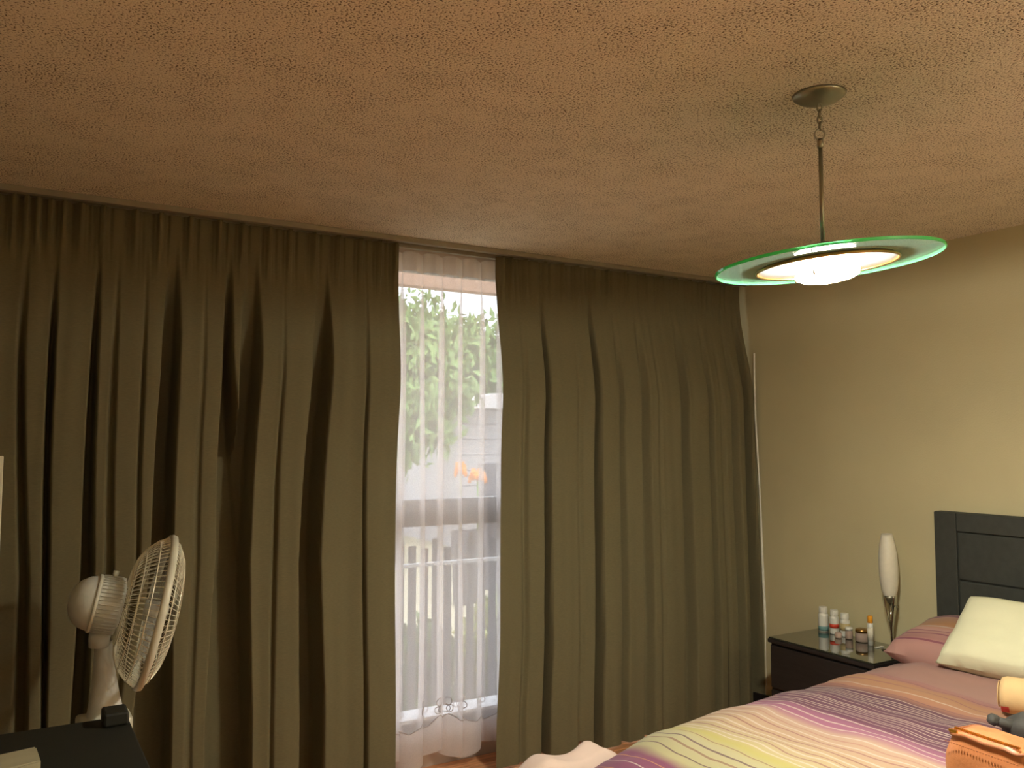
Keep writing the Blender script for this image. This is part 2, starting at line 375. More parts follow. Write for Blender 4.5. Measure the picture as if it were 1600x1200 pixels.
Rp = [1.945, 1.988, 2.067, 2.178, 2.273, 2.359, 2.443, 2.541, 2.649, 2.773, 2.88, 2.98, 3.08, 3.18, 3.28, 3.37]
def N(x, w, d): return ((x-w*.4, x+w*.4), (x-w/2, x+w/2), (x-w*.6, x+w*.6), d)
Rg = [N(2.04, .012, .03), N(2.155, .035, .11), N(2.335, .012, .02), N(2.43, .038, .12), N(2.575, .02, .05), N(2.715, .035, .045), N(2.80, .012, .02), N(2.97, .04, .06), N(3.14, .024, .055), N(3.22, .012, .02), N(3.30, .03, .05), N(3.40, .07, .10)]
Rroot, Rfn = drape('curtain', 1.915, 3.45, 2.277, lambda x: .02+.035*ss(2.30, 2.33, x)-.05*ss(2.36, 2.42, x), Rp, Rg,
      lambda z: -.035*ss(2.2, 1.3, z)-.02*ss(.6, .1, z), lambda z: .012+.035*ss(1.6, .3, z),
      'olive-brown pinch-pleated curtain right of the sheer, beside the bed', seed=4)
# white lining edge seen along the curtain's outer side
off = Vector(Rroot.location)
def lin(a, b):
    z = 1.90+(.14-1.90)*b; w = .007+.010*ss(1.2, .5, z)+.016*ss(.5, .2, z)
    x = 3.452+.012*ss(1.9, 1.2, z)+.035*ss(1.6, .3, z)+.003*math.sin(z*7)
    return (x-.004+w*a-off.x, 3.262-.008*math.sin(a*PI)-off.y, z-off.z)
grid('lining_edge', lin, 3, 40, M['tape'], Rroot)['label'] = 'white lining edge'

# ------------------------------------------------------------------ sheer curtain
sx0, sx1, sy = 1.33, 2.02, 3.425
sh = empty('sheer_curtain', 'white translucent sheer curtain with scalloped embroidery, hanging over the window', 'curtain', (1.67, sy, 0))
NP = 7
def sheerp(a, z, dz=0):
    t = a*NP; ph = TAU*t
    low = ss(2.25, 1.9, z)
    wob = .02*noise.noise((a*6, z*.6, 3))
    xa = sx0+(sx1-sx0)*a+wob*low
    amp =   .012+.020*low*(0.7+.6*noise.noise((a*9+4, 1, 2)))
    ov = (.016+.022*low*(.8+.8*noise.noise((a*8, .5+z*.15, 7))))
    pinch = (max(0, math.cos(ph))**6)*.018*(1-ss(2.2, 2.05, z))
    return Vector((xa+ov*math.sin(2*PI*t), sy-amp*math.cos(ph)-pinch-.0*z, z))
def shfn(a, b):
    zt = 2.262-.012*abs(math.sin(a*NP*PI+.6)); zb = .07+.03*math.sin(a*17)-.01*a
    z = zt+(zb-zt)*b; p = sheerp(a, z); return (p.x-1.67, p.y-sy, p.z)
grid('cloth', shfn, 330, 60, M['sheer'], sh)
def tpf(a, b):
    zt = 2.264-.012*abs(math.sin(a*NP*PI+.6)); z = zt-.085*b; p = sheerp(a, z); return (p.x-1.67, p.y-sy-.002, p.z)
grid('heading_tape', tpf, 330, 4, M['sheertape'], sh)['label'] = 'beige heading tape'
def hemf(a, b):
    ph = (a*9) % 1; top = .245-.055*abs(math.sin(a*9*PI))
    zb = .07+.03*math.sin(a*17)-.01*a; z = top+(zb-top)*b; p = sheerp(a, z); return (p.x-1.67, p.y-sy-.002, p.z)
grid('scalloped_border', hemf, 330, 8, M['hemcloth'], sh)['label'] = 'denser embroidered scalloped border'
def loopline():
    geo = []
    pts = []
    n = 9
    for i in range(n*24+1):
        a = i/(n*24); z = .245-.055*abs(math.sin(a*n*PI)) + .006*abs(math.sin(a*n*PI*4))
        p = sheerp(min(a, 1), z); pts.append((p.x-1.67, p.y-sy-.005, z))
    geo.append(gtube(pts, .0022, 4))
    for i in range(n+1):
        a0 = i/n
        for (da, dz, r) in ((-.012, .018, .015), (.012, .018, .015), (0, .05, .016)):
            lp = []
            for k in range(14):
                t = TAU*k/14; a = min(1, max(0, a0+da+r*math.cos(t)/(sx1-sx0))); z = .25+dz+r*math.sin(t)
                p = sheerp(a0, z); lp.append((p.x-1.67+(da+0)*.7+r*math.cos(t), sheerp(a, z).y-sy-.005, z))
            geo.append(gtube(lp, .002, 4, True))
    return merge(*geo)
v, f = loopline(); mesh('embroidery', v, f, M['thread'], sh, True)['label'] = 'scalloped embroidery line with three-lobed motifs'

# ------------------------------------------------------------------ pendant lamp
LX, LY = 1.735, 1.405
pn = empty('pendant_lamp', 'pendant ceiling lamp with round green-edged glass disc, lit', 'lamp', (LX, LY, 2.30))
cz = CE
lathe('canopy', [(0, -.0225), (.012, -.0225), (.03, -.020), (.05, -.014), (.062, -.006), (.066, -.0005), (0, -.0005)], M['darkmetal'], pn)
def link(zc, rx, rz, ang, r=.0022):
    pts = [(rx*math.cos(TAU*k/16)*math.cos(ang), rx*math.cos(TAU*k/16)*math.sin(ang), zc+rz*math.sin(TAU*k/16)) for k in range(16)]
    return gtube(pts, r, 6, True)
chain_ang = R(-30)
for i, zc in enumerate((-.033, -.049, -.065, -.081)):
    v, f = link(zc, .006, .0105, chain_ang+(i % 2)*PI/2); mesh('chain_link', v, f, M['darkmetal'], pn, True)
v, f = link(-.103, .013, .014, chain_ang, .003); mesh('hook_ring', v, f, M['metal'], pn, True)
lathe('collar', [(0, -.114), (.007, -.114), (.008, -.12), (.008, -.134), (.006, -.138), (0, -.138)], M['darkmetal'], pn, 16)
hd = bpy.data.objects.new('lamp_head', None)   # pivot folded into the vertices instead: tilt matrix
PT = 2.2
TM = Matrix.Translation((.0, 0, -.432)) @ Matrix.Rotation(R(-4.2), 4, Vector((math.sin(R(51)), math.cos(R(51)), 0))) @ Matrix.Rotation(R(PT), 4, Vector((math.cos(R(51)), -math.sin(R(51)), 0))) @ Matrix.Translation((.006, -.004, 0))
bpy.data.objects.remove(hd)
lathe('stem', [(0, -.427), (.0055, -.427), (.0055, -.137), (0, -.137)], M['darkmetal'], pn, 12)
def head(name, prof, m, n=64, sm=True):
    v, f = glathe(prof, n); v = [tuple(TM @ Vector(p)) for p in v]; return mesh(name, v, f, m, pn, sm)
head('stem_cap', [(0, .055), (.012, .055), (.02, .045), (.028, .02), (.03, .008), (0, .008)], M['darkmetal'], 24)
gl = head('glass_disc', [(.160, .0055), (.2665, .0055), (.2665, -.0015), (.160, -.0015), (.160, .0055)], M['discglass'], 96, False)
head('glass_edge', [(.2666, .006), (.2698, .005), (.2698, -.001), (.2666, -.002), (.2666, .006)], M['discedge'], 96, False)['label'] = 'bright green glass edge'
head('inner_ring', [(.168, -.002), (.171, -.006), (.168, -.0095), (.1635, -.006), (.168, -.002)], M['brass'], 64)
head('reflector', [(0, .007), (.05, .007), (.158, .004), (.167, -.003), (.166, -.004), (.155, .000), (.05, -.001), (0, -.001)], M['reflector'], 64)
EM = mat('lit_diffuser', (255, 250, 240), .4, emit=(1.0, .97, .82), estr=LAMP_POWER*10)
head('diffuser', [(0, -.046), (.035, -.045), (.060, -.040), (.074, -.033), (.077, -.027), (.074, -.021), (.05, -.017), (0, -.017)], EM, 32)['label'] = 'glowing frosted diffuser'
for k in range(4):
    a = TAU*k/4+.3
    pts = [TM @ Vector((math.cos(a)*r, math.sin(a)*r, z)) for r, z in ((.055, -.002), (.072, -.012), (.083, -.024), (.080, -.034))]
    tube('diffuser_clip', pts, .0028, M['chrome'], pn, 6)

# added, unseen fill light behind the camera, shaped as a floor lamp, brightens the ceiling
up = empty('added_ceiling_fill', 'added ceiling fill light with an opaque upturned bowl, unseen behind the camera', 'lamp', (2.5, -1.1, 0))
lathe('base', [(0, .0005), (.13, .0005), (.13, .012), (.02, .025), (0, .025)], M['darkmetal'], up)
lathe('pole', [(.012, .026), (.012, 1.60)], M['darkmetal'], up, 16)
lathe('bowl', [(0, 1.60), (.05, 1.605), (.12, 1.64), (.17, 1.70), (.175, 1.70), (.124, 1.634), (.05, 1.598), (0, 1.595)], M['darkmetal'], up)
lathe('fill_plate', [(0, 1.662), (.10, 1.660), (.10, 1.655), (0, 1.655)], mat('ceiling_fill_glow', (255, 240, 215), .5, emit=(1.0, .95, .80), estr=CEILING_FILL), up)

# ------------------------------------------------------------------ bed
bed = empty('bed', 'double bed with a black panelled headboard against the khaki wall', 'bed', (2.45, 1.48, 0))
def bb(nm, x0, x1, y0, y1, z0, z1, m, par=bed, bev=.004): return bbox(nm, x0-2.45, x1-2.45, y0-1.48, y1-1.48, z0, z1, m, par, bev)
hb = bb('headboard', 3.455, 3.498, .72, 2.25, .02, 1.128, M['headboard'])
for (y0, y1, z0, z1) in ((2.15, 2.248, .1, 1.126), (.72, .82, .1, 1.126), (.822, 2.148, 1.05, 1.126)):
    bbox('frame_board', 3.444-2.45, 3.454-2.45, y0-1.48, y1-1.48, z0, z1, M['headboard'], hb, .003)
for i in range(3):
    z1 = 1.046-.2*i
    bbox('panel', 3.446-2.45, 3.454-2.45, .825-1.48, 2.145-1.48, z1-.195, z1, M['headboard'], hb, .005)
bb('base', 1.56, 3.43, .76, 2.17, .06, .24, M['darkwood'])
bb('mattress', 1.56, 3.43, .75, 2.18, .245, .40, M['cream'], bev=.03)
for (x, y) in ((1.62, .82), (1.62, 2.1), (3.3, .82), (3.3, 2.1)): bb('leg', x-.03, x+.03, y-.03, y+.03, 0, .06, M['darkwood'])

def ztop(x): return interp([(1.44, .42), (1.65, .485), (1.9, .525), (2.3, .555), (2.7, .565), (3.1, .575), (3.43, .575)], x)
# duvet: cross-section across y, length along x, arc length kept in the UV
def duv(a, b):
    # a: 0 foot hem .. 1 head ; b: 0 near side hem .. 1 far side hem
    s = a*2.36   # arc length
    if s < .30: x = 1.47-.015*math.sin(s*9); zf = .12+s*1.0; xr = x
    elif s < .42: t = (s-.30)/.12; x = 1.47+.09*(1-math.cos(t*PI/2)); zf = None; xr = x
    else: x = 1.56+(s-.42)*(3.42-1.56)/(2.36-.42); zf = None
    th = -1+2*b; W = .80; yc = 1.465
    # superelliptic drape
    q = th*1.28
    if abs(q) <= .86: yy = q*.86/.86*W*.97; drop = 0
    else: yy = None
    aq = abs(q)
    y = W*min(1, .97*aq if aq < .86 else .834+.166*math.sin(min(1, (aq-.86)/.2)*PI/2))
    h = 1 if aq < .74 else 1-.11*((aq-.74)/.26)**2 if aq < 1.0 else .89-2.2*(aq-1.0)
    y = math.copysign(y, q)
    zt = ztop(max(x, 1.50))
    if s < .30: zc = .12+s*.85
    elif s < .42: zc = .375+(zt-.375)*math.sin((s-.30)/.12*PI/2)
    else: zc = zt
    z = zc*h if aq < 1 else min(zc*h, zc*h)
    z = max(z, .10)
    n1 = .016*noise.noise((x*4, (y+yc)*3.2, 1.2)) + .007*noise.noise((x*11, (y+yc)*8, 2.2))
    fold = .010*math.sin(x*14+1)*ss(.95, 1.1, aq)
    corner = .05*ss(1.95, 1.5, x)*ss(.7, 1.05, aq)
    return (x+ n1*.3 - 2.45, yc+y+fold-(corner if y > 0 else -corner)+.02*math.sin(x*2.1)-1.48, z+n1*(1 if aq < 1.05 else .2))
def duvuv(a, b): s = a*2.36; return (.12+(s+1.14 if s < .42 else 1.56+(s-.42)*(3.42-1.56)/(1.94)), b*1.9)
dv = empty('duvet', 'pink duvet with purple, magenta, cream and yellow stripes spread over the bed', 'duvet', (2.45, 1.48, .55))
o = grid('cover', lambda a, b: (lambda p: (p[0], p[1], p[2]-.55))(duv(a, b)), 220, 150, M['duvet'], dv, duvuv)
md = o.modifiers.new('s', 'SOLIDIFY'); md.thickness = .02; md.offset = -1

def pillow(name, L, W, T, m, loc, rot, label, cat='pillow', uvs=1, pw=2.4, seed=0, puff=.5):
    n = 26; v = []; f = []; uv = []
    for side in (1, -1):
        for j in range(n+1):
            for i in range(n+1):
                a, b = -1+2*i/n, -1+2*j/n
                e = max(0, (1-abs(a)**pw)*(1-abs(b)**pw))**puff
                px = a*L/2*(1-.05*(1-abs(b)**2)*0+.0)*(1-.045*(b*b)*0); py = b*W/2
                cr = 1-.05*(1-a*a)*abs(b)**3; cr2 = 1-.05*(1-b*b)*abs(a)**3
                zz = side*T/2*e + .006*noise.noise((a*3+seed, b*3, side))*(.3+e)
                v.append((px*cr2, py*cr, zz)); uv.append(((a+1)/2*L*uvs, (b+1)/2*W))
    K = (n+1)**2
    for s in range(2):
        for j in range(n):
            for i in range(n):
                q = [s*K+j*(n+1)+i, s*K+j*(n+1)+i+1, s*K+(j+1)*(n+1)+i+1, s*K+(j+1)*(n+1)+i]
                f.append(tuple(q if s == 0 else q[::-1]))
    o = mesh(name, v, f, m, None, True, uv); bm = bmesh.new(); bm.from_mesh(o.data); bmesh.ops.remove_doubles(bm, verts=bm.verts, dist=.0004); bm.to_mesh(o.data); bm.free()
    o.data.shade_smooth(); o.location = loc; o.rotation_euler = rot
    return tag(o, label, cat)
pillow('pillow', .36, .70, .17, M['pillow'], (3.255, 1.895, .622), (0, R(-12), R(2)), 'pink pillow with purple and orange stripes against the headboard', seed=1, pw=4, puff=.42)
pillow('pillow', .33, .62, .14, M['cream'], (3.19, 1.70, .700), (0, R(-40), R(3)), 'plump cream white pillow leaning on the striped pillow', seed=5, pw=5, puff=.34)

# tan roll
rl_ = empty('fabric_roll', 'tan soft roll with a small red print, lying by the cream pillow', 'roll', (2.80, 1.43, .57))
A = Vector((2.745, 1.585, .628)); B = Vector((2.87, 1.28, .628)); d = (B-A).normalized()
mm = d.to_track_quat('X', 'Z').to_matrix().to_4x4(); mm.translation = A-Vector(rl_.location)
def xf(g): return [tuple(mm @ Vector(p)) for p in g[0]], g[1]
g = xf(glathe([(0, .0), (.03, .0), (.05, .006), (.056, .02), (.057, .1), (.056, .26), (.055, .32), (.05, .332), (0, .334)], 28, axis='X')); mesh('body', *g, M['tan'], rl_, True)
g = xf(merge(*[gtube([(-.002-.0*k, (.012+.009*k)*math.cos(t), (.012+.009*k)*math.sin(t)) for t in [TAU*i/20 for i in range(20)]], .0018, 5, True) for k in range(4)])); mesh('wound_edge', *g, M['tan'], rl_, True)
def patch(a, b):
    th = R(205)+R(26)*a; xx = .008+.022*b; rr = .0585; return tuple(mm @ Vector((xx, rr*math.cos(th), rr*math.sin(th))))
grid('print', patch, 8, 4, M['red'], rl_)['label'] = 'small red printed mark'

# dark knotted pouch and grey-blue cloth
pc = empty('pouch', 'small dark grey knotted pouch lying behind the orange bag', 'pouch', (2.45, 1.36, .58))
def blob(name, c, r, m, par, seed, base):
    bm = bmesh.new(); bmesh.ops.create_icosphere(bm, subdivisions=3, radius=1)
    for q in bm.verts:
        k = 1+.22*noise.noise(q.co*1.7+Vector((seed, 0, 0)))+.1*noise.noise(q.co*4+Vector((seed, 3, 0)))
        q.co = Vector((q.co.x*r[0]*k+c[0]-base[0], q.co.y*r[1]*k+c[1]-base[1], q.co.z*r[2]*k+c[2]-base[2]))
    me = bpy.data.meshes.new(name); bm.to_mesh(me); bm.free(); me.materials.append(m); me.shade_smooth()
    o = bpy.data.objects.new(name, me); C.objects.link(o)
    if par: o.parent = par
    return o
blob('body', (2.47, 1.35, .625), (.05, .06, .045), M['pouch'], pc, 1, pc.location)
blob('knot', (2.405, 1.41, .65), (.018, .016, .016), M['pouch'], pc, 4, pc.location)
tube('neck', [(-.045, .05, .07), (-.025, .03, .062), (.01, 0, .05)], [.012, .014, .022], M['pouch'], pc, 10)
cl = blob('folded_cloth', (2.52, 1.24, .60), (.09, .085, .055), M['denim'], None, 8, (2.52, 1.24, .56)); cl.location = (2.52, 1.24, .56)
tag(cl, 'grey-blue crumpled cloth at the right edge beside the pouch', 'cloth')

# orange leather bag
bg = empty('leather_bag', 'orange tan leather bag with a zipped top, sitting on the bed', 'bag', (2.08, 1.212, .553), (0, 0, R(-4)))
def bagbody(a, b):
    # superellipse body ring a, height b
    t = TAU*a; ex = .35; cx, cy = math.cos(t), math.sin(t)
    sx = math.copysign(abs(cx)**ex, cx); sy_ = math.copysign(abs(cy)**ex, cy)
    h = b; bul = 1+.05*math.sin(h*PI); tp = 1-.10*ss(.7, 1, h)
    return (.058*sx*bul*tp+.004*noise.noise((a*8, b*3, 0)), .105*sy_*tp*bul, -.02+.175*h+.006*noise.noise((sx, sy_*3, h*2)))
grid('body', bagbody, 64, 16, M['leather'], bg)
def bagtop(a, b):
    t = TAU*a; cx, cy = math.cos(t), math.sin(t); ex = .35
    r = 1-b; sx = math.copysign(abs(cx)**ex, cx); sy_ = math.copysign(abs(cy)**ex, cy)
    return (.052*sx*r, .0945*sy_*r, .155+.020*(1-r**3)+.003*noise.noise((sx*r*2, sy_*r*3, 2)))
grid('top_panel', bagtop, 64, 8, M['leather'], bg)
rim = [bagbody(i/64, 1) for i in range(64)]; rim = [(p[0]*1.03, p[1]*1.02, p[2]+.001) for p in rim]
tube('piping', rim, .0042, M['leather_dark'], bg, 8, True)
zy = [(-.045, -.085+.17*i/30, .1655+.004*math.sin(i)) for i in range(31)]
v, f = merge(*[gbox(-.043, -.035, -.08+.16*i/36, -.0775+.16*i/36, .166, .170) for i in range(37)]); mesh('zip', v, f, M['gold'], bg)
bbox('zip_puller', -.052, -.046, .07, .092, .158, .165, M['gold'], bg, .001)
tube('handle', [(-.02, -.104, .12), (-.022, -.118, .15), (-.015, -.122, .175), (0, -.124, .185), (.015, -.122, .175), (.022, -.118, .15), (.02, -.104, .12)], .006, M['leather'], bg, 10)
v, f = merge(*[gbox(-.0645, -.0615, -.09+.18*i/24, -.0865+.18*i/24, .136, .1375) for i in range(25)]); mesh('stitching', v, f, M['leather_dark'], bg)

# pale bunched sheet at the far foot side
def shf(a, b):
    x = 1.40+.62*a; y = 2.20+.42*b
    z = .40*(.25+.75*ss(0, .36, b))*(1-.85*ss(.5, 1, b))*(.80+.20*math.sin(a*PI)) + .018*math.sin(a*17+b*5) - .0*b + .02*noise.noise((a*6, b*5, 4))
    return (x-1.72, y-2.37+.02*math.sin(a*19)*b, max(.015, z))
o = grid('bed_sheet', shf, 50, 30, M['sheet']); o.location = (1.635, 2.375, 0)
md = o.modifiers.new('s', 'SOLIDIFY'); md.thickness = .006
tag(o, 'pale pink satin sheet bunched at the foot of the bed near the curtain', 'sheet')

# ------------------------------------------------------------------ nightstand
ns = empty('nightstand', 'dark espresso nightstand with a glass top in the corner by the bed', 'nightstand', (3.30, 2.62, 0))
def nb(nm, x0, x1, y0, y1, z0, z1, m, par=ns, bev=.003): return bbox(nm, x0-3.30, x1-3.30, y0-2.62, y1-2.62, z0, z1, m, par, bev)
NX0, NX1, NY0, NY1 = 3.135, 3.492, 2.335, 2.905
nb('body', NX0+.018, NX1, NY0, NY1, .05, .478, M['darkwood'])
nb('top_board', NX0-.002, NX1, NY0-.004, NY1+.004, .479, .497, M['darkwood'])
nb('glass_top', NX0+.002, NX1-.002, NY0, NY1, .4975, .5045, M['topglass'], bev=.0015)
for z0, z1 in ((.275, .468), (.07, .263)):
    d = nb('drawer', NX0, NX0+.017, NY0+.012, NY1-.012, z0, z1, M['darkwood'])
for (x, y) in ((3.17, 2.37), (3.17, 2.87), (3.46, 2.37), (3.46, 2.87)): nb('leg', x-.018, x+.018, y-.018, y+.018, 0, .05, M['darkwood'])
ZT = .505
def bottle(x, y, r, h, label, band=None, bz=(.1, .35), cap='bottle', body='bottle', capr=.85):
    t = empty('pill_bottle', label, 'bottle', (x, y, ZT), group='pill bottles on the nightstand')
    hb = h*.76
    lathe('body', [(0, .0005), (r*.92, .0005), (r, .004), (r, hb*.86), (r*.94, hb*.93), (r*.72, hb*.97), (r*.70, hb), (0, hb)], M[body], t, 28)
    cr = r*capr; prof = [(0, hb+.0005), (cr, hb+.0005), (cr, h-.003), (cr*.94, h), (0, h)]
    v, f = glathe(prof, 40); v2 = []
    for i, p in enumerate(v):
        k = 1.0 if (i//5) % 2 else .955; v2.append((p[0]*k, p[1]*k, p[2]))
    mesh('cap', v2, f, M[cap], t)
    if band:
        lathe('label_band', [(r+.0002, hb*bz[0]), (r+.0007, hb*bz[0]), (r+.0007, hb*bz[1]), (r+.0002, hb*bz[1])], M[band], t, 28)
    return t
bottle(3.452, 2.846, .0235, .118, 'white pill bottle with pale teal label base, leftmost on the nightstand', 'teal', (.06, .3))
bottle(3.452, 2.782, .0215, .114, 'white pill bottle with a red band', 'redlab', (.34, .56))
bottle(3.452, 2.722, .0225, .108, 'white-capped pill bottle with a sandy label, third from the left', 'amberlab', (.35, .75))
def jar(name, x, y, r, h, label, lidm, waxm, lid=True, cat='jar'):
    t = empty(name, label, cat, (x, y, ZT))
    lathe('glass', [(0, .0005), (r*.9, .0005), (r, .004), (r, h*.8), (r*.93, h*.9), (r*.93, h), (r*.85, h), (r*.85, h*.85), (r*.92, h*.75), (r*.92, .006), (0, .006)], M['jarglass'], t, 28)
    lathe('contents', [(0, .0065), (r*.9, .0065), (r*.9, h*.6), (0, h*.62)], M[waxm], t, 24)
    if lid: lathe('lid', [(0, h+.0005), (r, h+.0005), (r, h+.012), (r*.9, h+.015), (0, h+.015)], M[lidm], t, 28)
jar('cream_jar', 3.42, 2.675, .017, .040, 'small cream jar with a pale lid in front of the bottles', 'bottle', 'amberlab')
jar('glass_vial', 3.395, 2.715, .016, .024, 'tiny clear glass pot beside the third bottle', 'brass', 'bottle', False)
jar('candle_jar', 3.43, 2.612, .030, .042, 'rose-coloured glass candle jar with a brass lid', 'brass', 'rosewax')
t = empty('glue_stick', 'white tube with an orange cap standing between candle jar and lamp', 'tube', (3.40, 2.545, ZT))
lathe('body', [(0, .0005), (.0125, .0005), (.0125, .098), (.011, .1), (0, .1)], M['bottle'], t, 24)
lathe('cap', [(0, .1005), (.0118, .1005), (.0112, .128), (.009, .132), (0, .132)], M['orangecap'], t, 24)
lathe('label_band', [(.0127, .02), (.0131, .02), (.0131, .08), (.0127, .08)], M['shade'], t, 24)
t = tag(bbox('pill_strip', -.025, .025, -.008, .008, 0, .002, M['tape'], None, .0008), 'small white strip lying beside the lamp base', 'packet'); t.location = (3.40, 2.50, ZT+.0005)
# tulip table lamp
tl = empty('table_lamp', 'slender table lamp with white tulip glass shade and chrome twisted stem', 'lamp', (3.405, 2.437, ZT), (R(-1.5), 0, 0))
lathe('base', [(0, .0005), (.045, .0005), (.046, .004), (.03, .010), (.012, .018), (.008, .03), (0, .03)], M['chrome'], tl, 36)
lathe('shade', [(.026, .238), (.034, .262), (.0395, .31), (.0410, .36), (.0395, .41), (.034, .46), (.026, .497), (.022, .51), (.021, .508), (.024, .497), (.032, .46), (.037, .41), (.0385, .36), (.037, .31), (.031, .262), (.022, .240)], M['shade'], tl, 36)
lathe('socket', [(0, .205), (.012, .205), (.02, .225), (.024, .2375), (0, .2375)], M['darkmetal'], tl, 24)
for k in range(3):
    a = TAU*k/3+.4
    def fin(u_, w_, a=a):
        z = .028+.212*u_; r0 = .0035+.024*ss(.2, 1, u_); tw = a
        wd = (.004+.010*u_)*(w_-.5)*2
        return ((r0)*math.cos(tw)-wd*math.sin(tw), r0*math.sin(tw)+wd*math.cos(tw), z)
    o = grid('stem_fin', fin, 24, 3, M['chrome'], tl); md = o.modifiers.new('s', 'SOLIDIFY'); md.thickness = .002
tube('switch', [(-.002, -.026, .195), (-.004, -.038, .190)], .0035, M['darkmetal'], tl, 8)
lathe('stem', [(0, .0305), (.004, .0305), (.0035, .12), (.005, .2045), (0, .2045)], M['chrome'], tl, 12)

# ------------------------------------------------------------------ pedestal fan
FC = Vector((.395, 2.72, .93))
fan = empty('pedestal_fan', 'white pedestal fan with wire cage, turned to the right in front of the curtain', 'fan', (.262, 2.79, 0))
az = R(-5); tilt = R(12.5)
FM = Matrix.Translation(FC-Vector(fan.location)) @ Matrix.Rotation(az, 4, 'Z') @ Matrix.Rotation(tilt, 4, 'Y')
def fp(name, g, m, sm=True): return mesh(name, [tuple(FM @ Vector(p)) for p in g[0]], g[1], m, fan, sm)
RR = .218
fp('rim', glathe([(RR-.004, -.011), (RR+.003, -.010), (RR+.006, 0), (RR+.003, .010), (RR-.004, .011), (RR-.006, 0), (RR-.004, -.011)], 96, axis='X'), M['white_plastic'])
def grille(sgn, dep, n, r0, rings):
    gs = []
    for i in range(n):
        a = TAU*i/n; pts = []
        for k in range(9):
            t = k/8; r = r0+(RR-r0)*t; h = sgn*(dep*(1-t**3.2)**.9+.004)
            aa = a+.10*(1-t)*sgn; pts.append((h, r*math.cos(aa), r*math.sin(aa)))
        gs.append(gtube(pts, .0010, 4))
    for r in rings:
        t = (r-r0)/(RR-r0); h = sgn*(dep*(1-t**3.2)**.9+.004)
        gs.append(gtube([(h, r*math.cos(TAU*k/64), r*math.sin(TAU*k/64)) for k in range(64)], .0018, 5, True))
    return merge(*gs)
M['wire'] = mat('chromed_wire', (236, 232, 208), .3, metal=.3)
fp('front_grille', grille(1, .052, 80, .045, (.10, .16, .20)), M['wire'])
fp('rear_grille', grille(-1, .085, 80, .06, (.11, .17, .20)), M['wire'])
fp('front_badge', glathe([(0, .062), (.03, .061), (.046, .056), (.046, .053), (0, .053)], 32, axis='X'), M['white_plastic'])
fp('hub', glathe([(0, .038), (.02, .036), (.028, .024), (.03, -.03), (0, -.03)], 24, axis='X'), M['motor'])
for k in range(5):
    a0 = TAU*k/5; v = []; f = []
    for j in range(9):
        r = .028+.16*j/8; w_ = .30+.42*math.sin(min(1, j/7)*PI*.75)
        for i in range(6):
            q = i/5-.5; a = a0+q*w_*1.1+.25*j/8
            v.append(((q*.05)*(1-.3*j/8), r*math.cos(a), r*math.sin(a)))
    for j in range(8):
        for i in range(5): f.append((j*6+i, j*6+i+1, (j+1)*6+i+1, (j+1)*6+i))
    o = fp('blade', (v, f), M['blade']); md = o.modifiers.new('s', 'SOLIDIFY'); md.thickness = .002
# motor housing: front barrel with ribs and rear dome
prof = [(0, -.088), (.05, -.09), (.074, -.096), (.079, -.105), (.080, -.150)]
fp('motor_housing', glathe(prof+[(.079, -.165), (.072, -.190), (.058, -.212), (.038, -.226), (.015, -.232), (0, -.233)], 48, axis='X'), M['motor'])
ribs = []
for i in range(44):
    a = TAU*i/44; ribs.append(gtube([(x, r*math.cos(a), r*math.sin(a)) for x, r in ((-.098, .0785), (-.11, .081), (-.145, .082), (-.157, .0805))], .0021, 4))
fp('vent_ribs', merge(*ribs), M['motor'])
fp('band', glathe([(.0800, -.160), (.0822, -.161), (.0822, -.168), (.0795, -.169)], 48, axis='X'), M['white_plastic'])
fp('oscillation_knob', gtube([(-.13, 0, .078), (-.13, 0, .098)], .008, 12), M['motor'])
# neck, flared column, control box, pole and base (local to the fan's foot)
fp('neck', merge(gtube([(-.13, 0, -.07), (-.128, 0, -.098), (-.124, 0, -.118)], [.03, .028, .026], 14)), M['motor'])
def col(a, b):
    t = TAU*a; z = .845-.23*b; r = .024+.030*b**1.6; ry = .024+.012*b
    r2 = 1+(.0)*b
    return (r*math.cos(t)+.004+.012*b, ry*math.sin(t), z)
grid('column', col, 24, 16, M['motor'], fan)
bbox('control_box', -.06, .085, -.055, .055, .575, .632, M['white_plastic'], fan, .012, 3)
tube('pole', [(.01, 0, .03), (.01, 0, .58)], .017, M['metal'], fan, 16)
lathe('base', [(0, .0005), (.165, .0005), (.17, .008), (.15, .02), (.05, .034), (.025, .045), (0, .045)], M['motor'], fan, 40)

